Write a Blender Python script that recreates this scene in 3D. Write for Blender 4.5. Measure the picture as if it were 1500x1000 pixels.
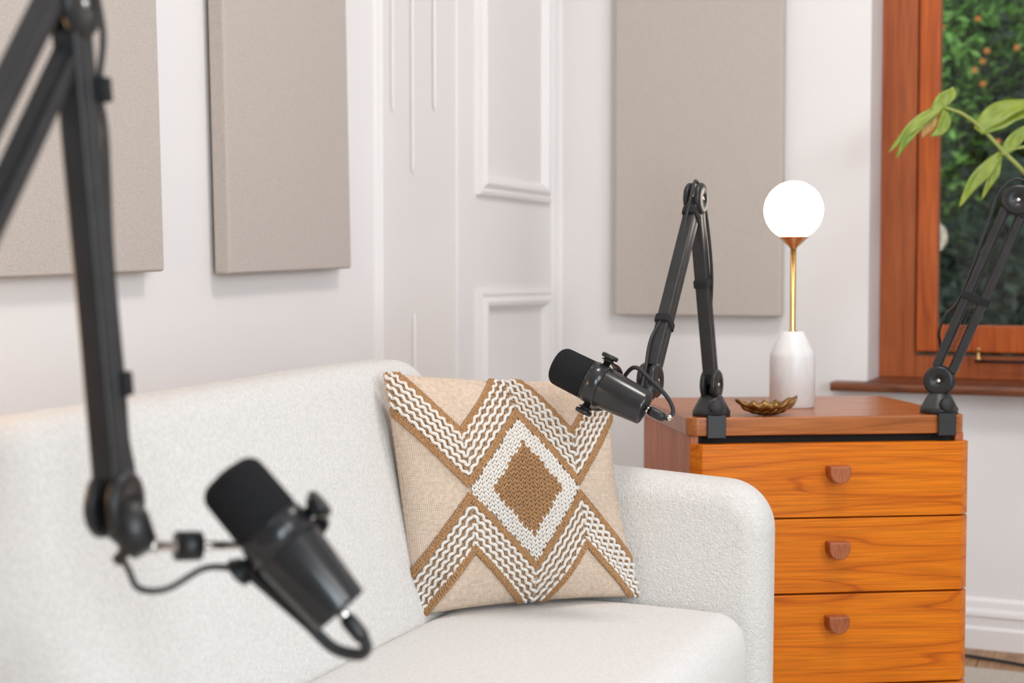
import bpy, bmesh, math, random
from mathutils import Vector, Matrix, Quaternion, noise
random.seed(7)
V = Vector
for o in list(bpy.data.objects): bpy.data.objects.remove(o)
scn = bpy.context.scene
COL = scn.collection

# ------------------------------------------------------------------ camera
F = 2083.3                      # focal length in pixels of the 1500x1000 frame (50 mm)
HC = 0.98                       # camera height
PITCH = math.atan(95.0 / F)
cam_d = bpy.data.cameras.new('camera'); cam = bpy.data.objects.new('camera', cam_d); COL.objects.link(cam)
cam.location = (0, 0, HC); cam.rotation_euler = (math.pi / 2 - PITCH, 0, 0)
cam_d.lens = 50; cam_d.sensor_width = 36; cam_d.clip_start = 0.05
cam_d.dof.use_dof = True; cam_d.dof.focus_distance = 2.42; cam_d.dof.aperture_fstop = 3.2
scn.camera = cam
# ------------------------------------------------------------------ world, lights, exposure
w = bpy.data.worlds.new('world'); scn.world = w; w.use_nodes = True
w.node_tree.nodes['Background'].inputs[0].default_value = (0.80, 0.92, 1.0, 1)
w.node_tree.nodes['Background'].inputs[1].default_value = 1.5
def area(name, loc, target, size, power, color):
    d = bpy.data.lights.new(name, 'AREA'); d.shape = 'RECTANGLE'; d.size, d.size_y = size
    d.energy = power; d.color = color
    o = bpy.data.objects.new(name, d); COL.objects.link(o); o.location = loc
    o.rotation_euler = (V(target) - V(loc)).to_track_quat('-Z', 'Y').to_euler()
    return o
area('assumed_key_light', (2.6, -0.7, 2.15), (0.25, 3.1, 0.9), (1.1, 1.3), 50, (0.96, 0.98, 1.0))  # assumed soft key light from the right
area('assumed_rear_light', (1.20, -1.05, 1.10), (0.1, 2.2, 0.95), (0.45, 1.3), 48, (0.80, 0.93, 1.0))  # assumed light behind the camera, for microphone highlight and frontal fill; no window there
area('overhead_fill', (0.75, 2.15, 2.75), (0.40, 2.9, 0.5), (0.5, 0.5), 26, (1.0, 0.93, 0.90))  # added overhead fill, evens out the walls and shades under the panels
ld = bpy.data.lights.new('assumed_warm_fill', 'POINT'); ld.energy = 11.0; ld.color = (1.0, 0.62, 0.30); ld.shadow_soft_size = 0.09  # assumed warm fill from the left, out of view; no lamp is built here
lo = bpy.data.objects.new('assumed_warm_fill', ld); COL.objects.link(lo); lo.location = (-0.86, 1.34, 0.90)
scn.view_settings.view_transform = 'Standard'; scn.view_settings.look = 'None'
scn.view_settings.exposure = -0.13; scn.view_settings.gamma = 1.0; scn.view_settings.use_curve_mapping = False

# ------------------------------------------------------------------ pixel helpers (direction only; distance is given)
CF = V((0, math.cos(PITCH), -math.sin(PITCH))); CU = V((0, math.sin(PITCH), math.cos(PITCH)))
def ray(px, py): return CF + V((1, 0, 0)) * ((px - 750) / F) - CU * ((py - 500) / F)
def atY(px, py, Y):
    d = ray(px, py); return V((0, 0, HC)) + d * (Y / d.y)
def atH(px, py, h):
    d = ray(px, py); return V((0, 0, HC)) + d * ((h - HC) / d.z)

# room frame: origin at the far corner, x along the right wall, y along the left wall (away)
TH = math.radians(23.5)
R_ = V((math.cos(TH), -math.sin(TH), 0)); A_ = V((math.sin(TH), math.cos(TH), 0))
fp = atH(1463, 950, 0)
k = (810 - 750) / F
# corner on the wall line through fp
s_ = (k * fp.y - fp.x) / (R_.x - k * R_.y)
CC = fp + R_ * s_
ROOM = Matrix.Translation(CC) @ Matrix.Rotation(-TH, 4, 'Z')
RINV = ROOM.inverted()
def d_at(px):                   # distance along the right wall at picture column px
    k = (px - 750) / F
    return (k * CC.y - CC.x) / (R_.x - k * R_.y)
def e_at(px, d0):               # distance from the right wall, on the plane x = d0
    k = (px - 750) / F; P = CC + R_ * d0
    return -(k * P.y - P.x) / (A_.x - k * A_.y)
JE = e_at(670, 0)
PB = CC - A_ * JE
k = (553 - 750) / F
PW = -(k * PB.y - PB.x) / (R_.x - k * R_.y)      # pier width
LW = -PW                                          # left wall plane x = LW in the room frame

# ------------------------------------------------------------------ mesh helpers
class MB:
    def __init__(s): s.v = []; s.f = []; s.sm = []; s.uv = None
    def add(s, vs, fs, smooth=False):
        o = len(s.v); s.v += [tuple(v) for v in vs]; s.f += [tuple(i + o for i in f) for f in fs]; s.sm += [smooth] * len(fs); return s
    def box(s, x0, x1, y0, y1, z0, z1, M=None):
        vs = [V((x, y, z)) for z in (z0, z1) for y in (y0, y1) for x in (x0, x1)]
        if M: vs = [M @ v for v in vs]
        return s.add(vs, [(0, 2, 3, 1), (4, 5, 7, 6), (0, 1, 5, 4), (2, 6, 7, 3), (0, 4, 6, 2), (1, 3, 7, 5)])
    def lathe(s, prof, M=None, n=32, smooth=True):
        vs = []; fs = []
        for (r, z) in prof:
            for i in range(n):
                a = 2 * math.pi * i / n; vs.append(V((r * math.cos(a), r * math.sin(a), z)))
        for j in range(len(prof) - 1):
            for i in range(n):
                i2 = (i + 1) % n; fs.append((j * n + i, j * n + i2, (j + 1) * n + i2, (j + 1) * n + i))
        if prof[0][0] > 1e-5: fs.append(tuple(range(n - 1, -1, -1)))
        if prof[-1][0] > 1e-5: fs.append(tuple((len(prof) - 1) * n + i for i in range(n)))
        if M: vs = [M @ v for v in vs]
        return s.add(vs, fs, smooth)
    def tube(s, pts, r, n=10, cap=True, flat=1.0):
        pts = [V(p) for p in pts]; m = len(pts)
        rs = r if isinstance(r, (list, tuple)) else [r] * m
        t0 = (pts[1] - pts[0]).normalized(); up = V((0, 0, 1)) if abs(t0.z) < .9 else V((1, 0, 0))
        nrm = (up - t0 * up.dot(t0)).normalized(); vs = []; fs = []; tp = t0
        for i, p in enumerate(pts):
            t = (pts[min(i + 1, m - 1)] - pts[max(i - 1, 0)])
            t = t.normalized() if t.length > 1e-9 else tp
            nrm = (nrm - t * nrm.dot(t)); nrm = nrm.normalized() if nrm.length > 1e-6 else t.orthogonal().normalized()
            b = t.cross(nrm); tp = t
            for kk in range(n):
                a = 2 * math.pi * kk / n; vs.append(p + nrm * (rs[i] * math.cos(a)) + b * (rs[i] * flat * math.sin(a)))
        for i in range(m - 1):
            for kk in range(n):
                k2 = (kk + 1) % n; fs.append((i * n + kk, i * n + k2, (i + 1) * n + k2, (i + 1) * n + kk))
        if cap: fs.append(tuple(range(n - 1, -1, -1))); fs.append(tuple((m - 1) * n + i for i in range(n)))
        return s.add(vs, fs, True)
    def bar(s, p, q, u, wu, wv):          # rectangular bar p->q, width wu along u, wv across
        p, q, u = V(p), V(q), V(u).normalized(); t = (q - p).normalized(); u = (u - t * u.dot(t)).normalized(); v = t.cross(u)
        vs = [c + u * (a * wu / 2) + v * (b * wv / 2) for c in (p, q) for a, b in ((-1, -1), (1, -1), (1, 1), (-1, 1))]
        return s.add(vs, [(3, 2, 1, 0), (4, 5, 6, 7), (0, 1, 5, 4), (1, 2, 6, 5), (2, 3, 7, 6), (3, 0, 4, 7)])
    def prism(s, poly, h0, h1, M=None, smooth=False):     # polygon in xy, extruded in z
        n = len(poly); vs = [V((x, y, h0)) for x, y in poly] + [V((x, y, h1)) for x, y in poly]
        if M: vs = [M @ v for v in vs]
        return s.add(vs, [tuple(range(n - 1, -1, -1)), tuple(range(n, 2 * n))] + [(i, (i + 1) % n, n + (i + 1) % n, n + i) for i in range(n)], smooth)
    def blob(s, c, ax, ln, r, nrm=None, seg=6, rings=4):   # elongated yarn stitch
        ax = V(ax).normalized(); x = ax.orthogonal().normalized(); y = ax.cross(x); vs = [V(c) - ax * ln / 2]; fs = []
        for j in range(1, rings):
            ph = math.pi * j / rings; z = -math.cos(ph) * ln / 2; rr = math.sin(ph) ** .7 * r
            for i in range(seg):
                a = 2 * math.pi * i / seg; vs.append(V(c) + ax * z + x * (rr * math.cos(a)) + y * (rr * math.sin(a)))
        vs.append(V(c) + ax * ln / 2); L = len(vs) - 1
        for i in range(seg):
            i2 = (i + 1) % seg; fs.append((0, 1 + i2, 1 + i)); fs.append((L, L - seg + i, L - seg + i2))
        for j in range(rings - 2):
            for i in range(seg):
                i2 = (i + 1) % seg; a = 1 + j * seg; fs.append((a + i, a + i2, a + seg + i2, a + seg + i))
        return s.add(vs, fs, True)
    def build(s, name, mat, parent=None, bevel=0, seg=2, subsurf=0, mw=None, fix=True, autosmooth=True):
        me = bpy.data.meshes.new(name); me.from_pydata(s.v, [], s.f); me.update()
        me.polygons.foreach_set('use_smooth', s.sm)
        if fix:
            bm = bmesh.new(); bm.from_mesh(me); bmesh.ops.recalc_face_normals(bm, faces=bm.faces); bm.to_mesh(me); bm.free()
        if s.uv:
            uvl = me.uv_layers.new(name='UVMap')
            for lp in me.loops: uvl.data[lp.index].uv = s.uv[lp.vertex_index]
        me.materials.append(mat)
        o = bpy.data.objects.new(name, me); COL.objects.link(o)
        if parent: o.parent = parent
        elif mw is not None: o.matrix_world = mw
        if bevel:
            b = o.modifiers.new('bevel', 'BEVEL'); b.width = bevel; b.segments = seg; b.limit_method = 'ANGLE'; b.angle_limit = math.radians(35)
            b.harden_normals = False
            if seg > 1:
                for p in me.polygons: p.use_smooth = True
                o.modifiers.new('wn', 'WEIGHTED_NORMAL').keep_sharp = False
        if subsurf:
            m = o.modifiers.new('sub', 'SUBSURF'); m.levels = subsurf; m.render_levels = subsurf
        return o

def tag(o, label=None, cat=None, group=None, kind=None):
    if label: o['label'] = label
    if cat: o['category'] = cat
    if group: o['group'] = group
    if kind: o['kind'] = kind
    return o
def empty(name, loc=(0, 0, 0), rz=0, mw=None):
    o = bpy.data.objects.new(name, None); COL.objects.link(o); o.empty_display_size = .05
    if mw is not None: o.matrix_world = mw
    else: o.location = loc; o.rotation_euler = (0, 0, rz)
    return o
def spline(pts, n=8):
    pts = [V(p) for p in pts]; out = []
    P = [pts[0] * 2 - pts[1]] + pts + [pts[-1] * 2 - pts[-2]]
    for i in range(1, len(P) - 2):
        a, b, c, d = P[i - 1], P[i], P[i + 1], P[i + 2]
        for j in range(n):
            t = j / n
            out.append(0.5 * ((2 * b) + (c - a) * t + (2 * a - 5 * b + 4 * c - d) * t * t + (3 * b - a - 3 * c + d) * t ** 3))
    out.append(pts[-1]); return out
def frame(o, z, x):                 # matrix with given z axis and approximate x axis
    z = V(z).normalized(); x = V(x); x = (x - z * x.dot(z)).normalized(); y = z.cross(x)
    return Matrix(((x.x, y.x, z.x, o[0]), (x.y, y.y, z.y, o[1]), (x.z, y.z, z.z, o[2]), (0, 0, 0, 1)))
def rrect(x0, x1, y0, y1, r, n=6, corners=(1, 1, 1, 1)):
    pts = []
    for (cx, cy, a0, on) in ((x1 - r, y1 - r, 0, corners[2]), (x0 + r, y1 - r, 90, corners[3]), (x0 + r, y0 + r, 180, corners[0]), (x1 - r, y0 + r, 270, corners[1])):
        if not on:
            pts.append((cx + (r if a0 in (0, 270) else -r), cy + (r if a0 in (0, 90) else -r))); continue
        for i in range(n + 1):
            a = math.radians(a0 + 90 * i / n); pts.append((cx + r * math.cos(a), cy + r * math.sin(a)))
    return pts

# ------------------------------------------------------------------ materials
def newmat(name, col=(.8, .8, .8), rough=.6, metal=0, spec=.5):
    m = bpy.data.materials.new(name); m.use_nodes = True; nt = m.node_tree; b = nt.nodes['Principled BSDF']
    b.inputs['Base Color'].default_value = (*col, 1); b.inputs['Roughness'].default_value = rough
    b.inputs['Metallic'].default_value = metal; b.inputs['Specular IOR Level'].default_value = spec
    return m, nt, b
def N(nt, t, **kw):
    n = nt.nodes.new(t)
    for k_, v_ in kw.items():
        if k_ in n.inputs: n.inputs[k_].default_value = v_
        else: setattr(n, k_, v_)
    return n
def coords(nt, scale, out='Object'):
    tc = N(nt, 'ShaderNodeTexCoord'); mp = N(nt, 'ShaderNodeMapping'); mp.inputs['Scale'].default_value = scale
    nt.links.new(tc.outputs[out], mp.inputs[0]); return mp.outputs[0]
def ramp(nt, fac, stops):
    r = N(nt, 'ShaderNodeValToRGB'); e = r.color_ramp.elements
    while len(e) < len(stops): e.new(.5)
    for el, (p, c) in zip(e, stops): el.position = p; el.color = (*c, 1)
    nt.links.new(fac, r.inputs[0]); return r.outputs[0]
def bump(nt, b, h, strength, dist):
    n = N(nt, 'ShaderNodeBump'); n.inputs['Strength'].default_value = strength; n.inputs['Distance'].default_value = dist
    nt.links.new(h, n.inputs['Height']); nt.links.new(n.outputs[0], b.inputs['Normal'])
def noisy(name, c0, c1, scale, rough=.6, bs=0, bd=.001, metal=0, spec=.5, detail=3, stretch=(1, 1, 1), bscale=None):
    m, nt, b = newmat(name, c0, rough, metal, spec)
    n = N(nt, 'ShaderNodeTexNoise', Scale=scale, Detail=detail); nt.links.new(coords(nt, stretch), n.inputs[0])
    nt.links.new(ramp(nt, n.outputs[0], ((.3, c0), (.7, c1))), b.inputs['Base Color'])
    if bs:
        h = n.outputs[0]
        if bscale: h = N(nt, 'ShaderNodeTexNoise', Scale=bscale, Detail=2); nt.links.new(coords(nt, stretch), h.inputs[0]); h = h.outputs[0]
        bump(nt, b, h, bs, bd)
    return m
def wood(name, light, mid, dark, rough=.35, stretch=(1, 8, 8), lines=9, fine=(12, 260, 260), spec=.5, shift=(0, 0, 0)):
    m, nt, b = newmat(name, mid, rough, 0, spec)
    tc = N(nt, 'ShaderNodeTexCoord'); mp = N(nt, 'ShaderNodeMapping'); mp.inputs['Scale'].default_value = stretch; mp.inputs['Location'].default_value = shift
    nt.links.new(tc.outputs['Object'], mp.inputs[0])
    n = N(nt, 'ShaderNodeTexNoise', Scale=1.0, Detail=1.5); n.inputs['Roughness'].default_value = .35; nt.links.new(mp.outputs[0], n.inputs[0])
    mu = N(nt, 'ShaderNodeMath', operation='MULTIPLY'); mu.inputs[1].default_value = lines; nt.links.new(n.outputs[0], mu.inputs[0])
    fr = N(nt, 'ShaderNodeMath', operation='FRACT'); nt.links.new(mu.outputs[0], fr.inputs[0])
    ring = ramp(nt, fr.outputs[0], ((0, dark), (.07, mid), (.55, light), (.95, mid), (1, dark)))
    f = N(nt, 'ShaderNodeTexNoise', Scale=1.0, Detail=3); nt.links.new(coords(nt, fine), f.inputs[0])
    fc = ramp(nt, f.outputs[0], ((.35, (.62, .56, .52)), (.62, (1, 1, 1))))
    mx = N(nt, 'ShaderNodeMix', data_type='RGBA', blend_type='MULTIPLY'); mx.inputs[0].default_value = .75
    nt.links.new(ring, mx.inputs[6]); nt.links.new(fc, mx.inputs[7]); nt.links.new(mx.outputs[2], b.inputs['Base Color'])
    bump(nt, b, f.outputs[0], .12, .0006)
    return m
M = {}
M['wall'] = noisy('white_wall_paint', (.86, .842, .845), (.88, .862, .865), 3.0, .65, .15, .0006, bscale=180)
M['trim'] = noisy('white_gloss_trim_paint', (.87, .85, .85), (.89, .87, .87), 4.0, .38, .05, .0005, bscale=60)
M['floorw'] = wood('oak_floor', (.46, .26, .12), (.38, .20, .085), (.24, .12, .05), .4, (9, 1.0, 9), 6, (220, 8, 220))
M['rug'] = noisy('beige_rug', (.50, .45, .38), (.66, .60, .53), 160, 1.0, .9, .004)
M['teak'] = wood('teak_drawer_front', (.84, .232, .005), (.75, .182, .003), (.54, .112, .002), .34, (.75, 6, 13), 9, (7, 300, 380), spec=.3)
M['teak_side'] = wood('teak_side', (.66, .200, .075), (.58, .170, .060), (.47, .125, .045), .45, (6, 6, .9), 6, (240, 240, 9))  # same teak; white light reflected by the chest sides is mixed into the colour
M['teak_top'] = wood('teak_top', (.50, .165, .040), (.44, .135, .030), (.34, .100, .020), .27, (.7, 10, 10), 8, (8, 260, 260))  # same teak, redder: the white reflection on the top is put into the colour
M['teak_knob'] = wood('teak_knob', (.46, .135, .045), (.40, .11, .035), (.28, .07, .02), .35, (40, 40, 10), 3, (500, 500, 60))
M['frame_wood'] = wood('red_brown_window_timber', (.46, .115, .026), (.40, .092, .020), (.32, .068, .015), .42, (12, 12, .6), 6, (200, 200, 7))
M['sash_wood'] = wood('orange_brown_sash_timber', (.60, .130, .016), (.53, .105, .012), (.43, .080, .009), .4, (12, 12, .6), 6, (200, 200, 7))
M['sill_wood'] = wood('brown_sill_timber', (.24, .075, .028), (.20, .060, .022), (.12, .035, .012), .4, (.8, 7, 7), 6, (7, 200, 200))
M['dark'] = newmat('dark_recess', (.012, .008, .006), .8)[0]
M['black'] = noisy('black_coated_metal', (.018, .018, .019), (.026, .026, .028), 40, .42, .05, .0003, bscale=900)
M['gloss_black'] = newmat('black_smooth_plastic', (.014, .014, .015), .4)[0]
M['body_black'] = noisy('black_satin_enamel', (.020, .020, .022), (.026, .026, .028), 30, .23, .02, .0002, bscale=1200)
M['rubber'] = newmat('black_rubber', (.022, .022, .023), .6)[0]
M['velcro'] = noisy('black_velcro', (.010, .010, .011), (.02, .02, .021), 300, .95, .5, .001)
M['foam'] = noisy('black_foam', (.009, .009, .010), (.024, .024, .027), 650, .95, 1.0, .0015, spec=.2)
M['chrome'] = newmat('polished_steel', (.75, .73, .70), .18, 1)[0]
M['brass'] = newmat('brushed_brass', (.66, .45, .19), .28, 1)[0]
M['copper'] = newmat('copper_toned_brass', (.74, .47, .26), .3, 1)[0]
M['bronze'] = noisy('antique_bronze', (.24, .135, .045), (.42, .25, .09), 40, .36, .25, .0008, metal=1)
m, nt, b = newmat('glowing_opal_glass', (1, 1, 1), .3); b.inputs['Emission Color'].default_value = (1.0, .86, .70, 1); b.inputs['Emission Strength'].default_value = 7.0; M['globe'] = m
M['leaf'] = noisy('green_leaf', (.17, .26, .025), (.30, .37, .045), 18, .42, .1, .001, stretch=(1, 1, 1))
M['leaf_brown'] = noisy('browned_leaf', (.50, .23, .09), (.34, .30, .06), 30, .5)
M['stem'] = newmat('pale_green_stem', (.30, .36, .08), .45)[0]
M['pot'] = noisy('grey_ceramic', (.5, .49, .47), (.56, .55, .53), 10, .5)
M['soil'] = noisy('soil', (.03, .02, .012), (.06, .04, .025), 60, 1, .6, .004)
def marble():
    m, nt, b = newmat('white_marble', (.8, .8, .8), .32)
    n = N(nt, 'ShaderNodeTexNoise', Scale=9, Detail=6); n.inputs['Distortion'].default_value = 1.6; nt.links.new(coords(nt, (1, 1, .6)), n.inputs[0])
    nt.links.new(ramp(nt, n.outputs[0], ((.30, (.80, .79, .79)), (.47, (.78, .775, .78)), (.51, (.73, .735, .745)), (.56, (.78, .775, .775)), (.8, (.82, .81, .80)))), b.inputs['Base Color']); return m
M['marble'] = marble()
def weave(name, c0, c1, su, bs, bd, out='Object', rough=.95, mottled=.0):
    m, nt, b = newmat(name, c0, rough, 0, .2)
    co = coords(nt, (1, 1, 1), out)
    hs = []
    for dirn in ('X', 'Y') if out == 'UV' else ('X', 'Y', 'Z'):
        wv = N(nt, 'ShaderNodeTexWave', Scale=su); wv.bands_direction = dirn; wv.inputs['Distortion'].default_value = 1.5
        wv.inputs['Detail'].default_value = 2; wv.inputs['Detail Scale'].default_value = 2.0; nt.links.new(co, wv.inputs[0]); hs.append(wv.outputs['Fac'])
    acc = hs[0]
    for h in hs[1:]:
        a = N(nt, 'ShaderNodeMath', operation='ADD'); nt.links.new(acc, a.inputs[0]); nt.links.new(h, a.inputs[1]); acc = a.outputs[0]
    dv = N(nt, 'ShaderNodeMath', operation='DIVIDE'); dv.inputs[1].default_value = len(hs); nt.links.new(acc, dv.inputs[0])
    n = N(nt, 'ShaderNodeTexNoise', Scale=su * 1.3, Detail=4); nt.links.new(co, n.inputs[0])
    mxf = N(nt, 'ShaderNodeMath', operation='MULTIPLY_ADD'); mxf.inputs[1].default_value = .6
    hf = N(nt, 'ShaderNodeMath', operation='MULTIPLY'); hf.inputs[1].default_value = .4; nt.links.new(dv.outputs[0], hf.inputs[0])
    nt.links.new(n.outputs[0], mxf.inputs[0]); nt.links.new(hf.outputs[0], mxf.inputs[2])
    nt.links.new(ramp(nt, mxf.outputs[0], ((.3, c0), (.68, c1))), b.inputs['Base Color'])
    bump(nt, b, mxf.outputs[0], bs, bd); return m
M['panel'] = weave('oatmeal_linen', (.46, .41, .375), (.62, .565, .525), 210, .35, .0012)
M['boucle'] = noisy('white_boucle', (.72, .70, .675), (.81, .795, .775), 150, 1.0, .75, .0040, spec=.15, detail=4, bscale=290)
M['seatfab'] = noisy('white_seat_fabric', (.75, .735, .72), (.82, .81, .80), 160, 1.0, .5, .003, spec=.15, detail=4, bscale=260)
M['cushion'] = weave('beige_woven_cotton', (.60, .455, .345), (.85, .70, .575), 44, .8, .003, 'UV')
M['tan_yarn'] = noisy('tan_yarn', (.33, .180, .085), (.52, .30, .150), 260, .95, .6, .001, spec=.15)
M['white_yarn'] = noisy('cream_yarn', (.74, .69, .63), (.88, .85, .81), 260, .95, .5, .001, spec=.15)
m, nt, b = newmat('window_glass', (1, 1, 1), .0); b.inputs['Transmission Weight'].default_value = 1; b.inputs['IOR'].default_value = 1.45; M['glass'] = m

# ------------------------------------------------------------------ the room
RW_IN = d_at(1272)                     # left side of the window opening
SILL_H = 0.697; WIN_TOP = 2.25; WIN_W = 1.35
def room(mb, name, mat, kind='structure', parent=None, **kw):
    o = mb.build(name, mat, parent, mw=ROOM, **kw)
    if not parent: o['kind'] = kind
    return o
# floor base, planks running along the right wall
fl = room(MB().box(LW - .2, 5.4, -7.2, 0.25, -.06, -.014), 'floor', M['dark'])
pi = 0; pm = None
for r in range(30):
    y1 = .0 - r * .128
    x = LW - .0 - random.random() * .6
    while x < 2.6:
        L = 1.3 + .25 * (r % 3); xa, xb = max(x, LW), min(x + L, 2.6)
        if xb - xa > .05:
            p = MB().box(xa + .0012, xb - .0012, y1 - .128 + .0012, y1 - .0012, -.014, 0).build('plank', M['floorw'], fl, bevel=.0012, seg=1)
        x += L
# walls
room(MB().box(LW - .15, LW, -7.0, -JE, 0, 2.8), 'wall_left', M['wall'])
room(MB().box(LW - .15, 5.2, -7.15, -7.0, 0, 2.8), 'wall_back', M['wall'])
room(MB().box(5.2, 5.35, -7.15, .32, 0, 2.8), 'wall_far_right', M['wall'])
room(MB().box(LW - .15, 5.35, -7.15, .32, 2.8, 2.9), 'ceiling', M['wall'])
pier = MB().box(LW - .15, 0, -JE, .15, 0, 2.8)
wl = room(pier, 'wall_return', M['wall'], bevel=.006, seg=3)
wr = MB().box(0, RW_IN, 0, .32, 0, 2.8).box(RW_IN, RW_IN + WIN_W, 0, .32, 0, SILL_H - .012).box(RW_IN, RW_IN + WIN_W, 0, .32, WIN_TOP, 2.8).box(RW_IN + WIN_W, 5.2, 0, .32, 0, 2.8)
room(wr, 'wall_right', M['wall'])
# reeds on the pier face (thin raised beads with pointed ends)
def h_on(px, py, P): return atY(px, py, P.y).z
for (px, ya, yb) in ((576, -700, 163), (605, -700, 253), (637, -700, 162), (607, 460, 1100)):
    kx = (px - 750) / F; dd = (kx * PB.y - PB.x) / (R_.x - kx * R_.y); P = PB + R_ * dd
    z0, z1 = max(.12, h_on(px, yb, P)), min(2.7, h_on(px, ya, P))
    prof = [(dd, -JE - .0, z0 - .004)]
    mb = MB(); r = .0042; pts = [V((dd, -JE, z0 - .004)), V((dd, -JE, z0 + .012)), V((dd, -JE, z1 - .012)), V((dd, -JE, z1 + .004))]
    mb.tube(pts, [.001, r, r, .001], 8)
    mb.build('reed', M['trim'], wl)
# panel mouldings on the jamb face (x = 0 plane), two framed panels
def jamb_h(px, py):
    kx = (px - 750) / F; e = e_at(px, 0); return atY(px, py, (CC - A_ * e).y).z
E0, E1 = e_at(697, 0), e_at(803, 0)
H1 = jamb_h(755, 292); H2 = jamb_h(755, 424)
def moulding(name, e0, e1, z0, z1, wdt=.055):
    # mitred frame with an ogee-like stepped section, in the y-z plane, standing proud of x = 0
    prof = [(0, 0), (.0, .012), (.010, .016), (.018, .012), (.030, .022), (.040, .020), (wdt - .004, .006), (wdt, 0)]
    mb = MB(); loops = []
    for (ins, out) in prof:
        loops.append([V((out, -(e0 - ins), z0 + ins)), V((out, -(e1 + ins), z0 + ins)), V((out, -(e1 + ins), z1 - ins)), V((out, -(e0 - ins), z1 - ins))])
    vs = [v for l in loops for v in l]; fs = []
    for i in range(len(prof) - 1):
        for j in range(4):
            j2 = (j + 1) % 4; fs.append((i * 4 + j, i * 4 + j2, (i + 1) * 4 + j2, (i + 1) * 4 + j))
    mb.add(vs, fs); return room(mb, name, M['trim'])
moulding('trim_1', E0, E1, H1, 2.5)
moulding('trim_2', E0, E1, .25, H2)
# small bead in the far corner
mb = MB(); mb.prism([(0, 0), (.030, 0), (.020, -.005), (.005, -.009), (0, -.012)], 0, 2.8); room(mb, 'trim_3', M['trim'])
mb = MB(); mb.prism([(LW, -JE), (LW + .018, -JE), (LW + .013, -JE - .006), (LW + .006, -JE - .010), (LW, -JE - .016)], 0, 2.8); room(mb, 'trim_4', M['trim'])
# baseboards: stepped profile
BBP = [(0, 0), (.024, 0), (.024, .052), (.019, .060), (.019, .084), (.024, .088), (.022, .098), (.012, .106), (.010, .124), (.004, .132), (0, .132)]
mb = MB(); Mx = Matrix(((0, 0, 1, 0), (-1, 0, 0, 0), (0, 1, 0, 0), (0, 0, 0, 1)))
mb.prism(BBP, 0.0, 4.2, Mx); room(mb, 'baseboard_right', M['trim'])
mb = MB(); Mx = Matrix(((1, 0, 0, LW), (0, 0, -1, -JE), (0, 1, 0, 0), (0, 0, 0, 1)))
mb.prism(BBP, 0.0, 5.2, Mx); room(mb, 'baseboard_left', M['trim'])

# window: recessed timber frame, sash, glass, sill, stay
win = empty('window_1', mw=ROOM @ Matrix.Translation((RW_IN, 0, SILL_H))); win['kind'] = 'structure'
RD = .185                              # depth of the white reveal
FW = .098; WH = WIN_TOP - SILL_H; WWd = WIN_W
fr = MB(); fr.box(0, FW, RD, RD + .09, 0, WH); fr.build('frame_jamb', M['frame_wood'], win, bevel=.003, seg=2)
MB().box(WWd - FW, WWd, RD, RD + .09, 0, WH).build('frame_jamb', M['frame_wood'], win, bevel=.003, seg=2)
MB().box(FW, WWd - FW, RD, RD + .09, WH - FW, WH).build('frame_head', M['frame_wood'], win, bevel=.003, seg=2)
MB().box(FW, WWd - FW, RD, RD + .09, 0, .062).build('frame_bottom', M['frame_wood'], win, bevel=.003, seg=2)
sx0, sx1, sz0, sz1 = FW + .004, WWd - FW - .004, .074, WH - FW - .004; SW = .056
sash = MB().box(sx0, sx0 + SW, RD - .012, RD + .04, sz0, sz1).build('sash', M['sash_wood'], win, bevel=.005, seg=3)
MB().box(sx1 - SW, sx1, RD - .012, RD + .04, sz0, sz1).build('sash_stile', M['sash_wood'], sash, bevel=.005, seg=3)
MB().box(sx0 + SW, sx1 - SW, RD - .010, RD + .04, sz0, sz0 + .075).build('sash_rail', M['sash_wood'], sash, bevel=.005, seg=3)
MB().box(sx0 + SW, sx1 - SW, RD - .010, RD + .04, sz1 - SW, sz1).build('sash_rail', M['sash_wood'], sash, bevel=.005, seg=3)
MB().box(sx0 + SW - .004, sx1 - SW + .004, RD + .012, RD + .018, sz0 + .07, sz1 - SW + .004).build('pane', M['glass'], sash)
st = MB().tube([(sx0 + .16, RD - .03, .052), (sx0 + .62, RD - .036, .052)], .0045, 8).build('casement_stay', M['black'], win)
for xx in (sx0 + .17, sx0 + .33, sx0 + .5):
    MB().lathe([(.0, -.012), (.009, -.012), (.009, -.004), (.004, .0), (.004, .016), (.008, .02), (.0, .024)], Matrix.Translation((xx, RD - .034, .066)), 12).build('stay_pin', M['brass'], st)
sl = MB().prism(rrect(-.085, .017, -.022, 0, .010, 5), -.14, WWd + .14, Matrix(((0, 0, 1, 0), (1, 0, 0, 0), (0, 1, 0, 0), (0, 0, 0, 1))), True)
sl = MB()
sl.box(0, WWd, -.02, RD, -.022, 0)
sl.prism(rrect(-.085, 0, -.024, 0, .010, 5, (1, 0, 0, 1)), -.085, WWd + .085, Matrix(((0, 0, 1, 0), (1, 0, 0, 0), (0, 1, 0, 0), (0, 0, 0, 1))))
sl.build('sill', M['sill_wood'], win)

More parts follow.
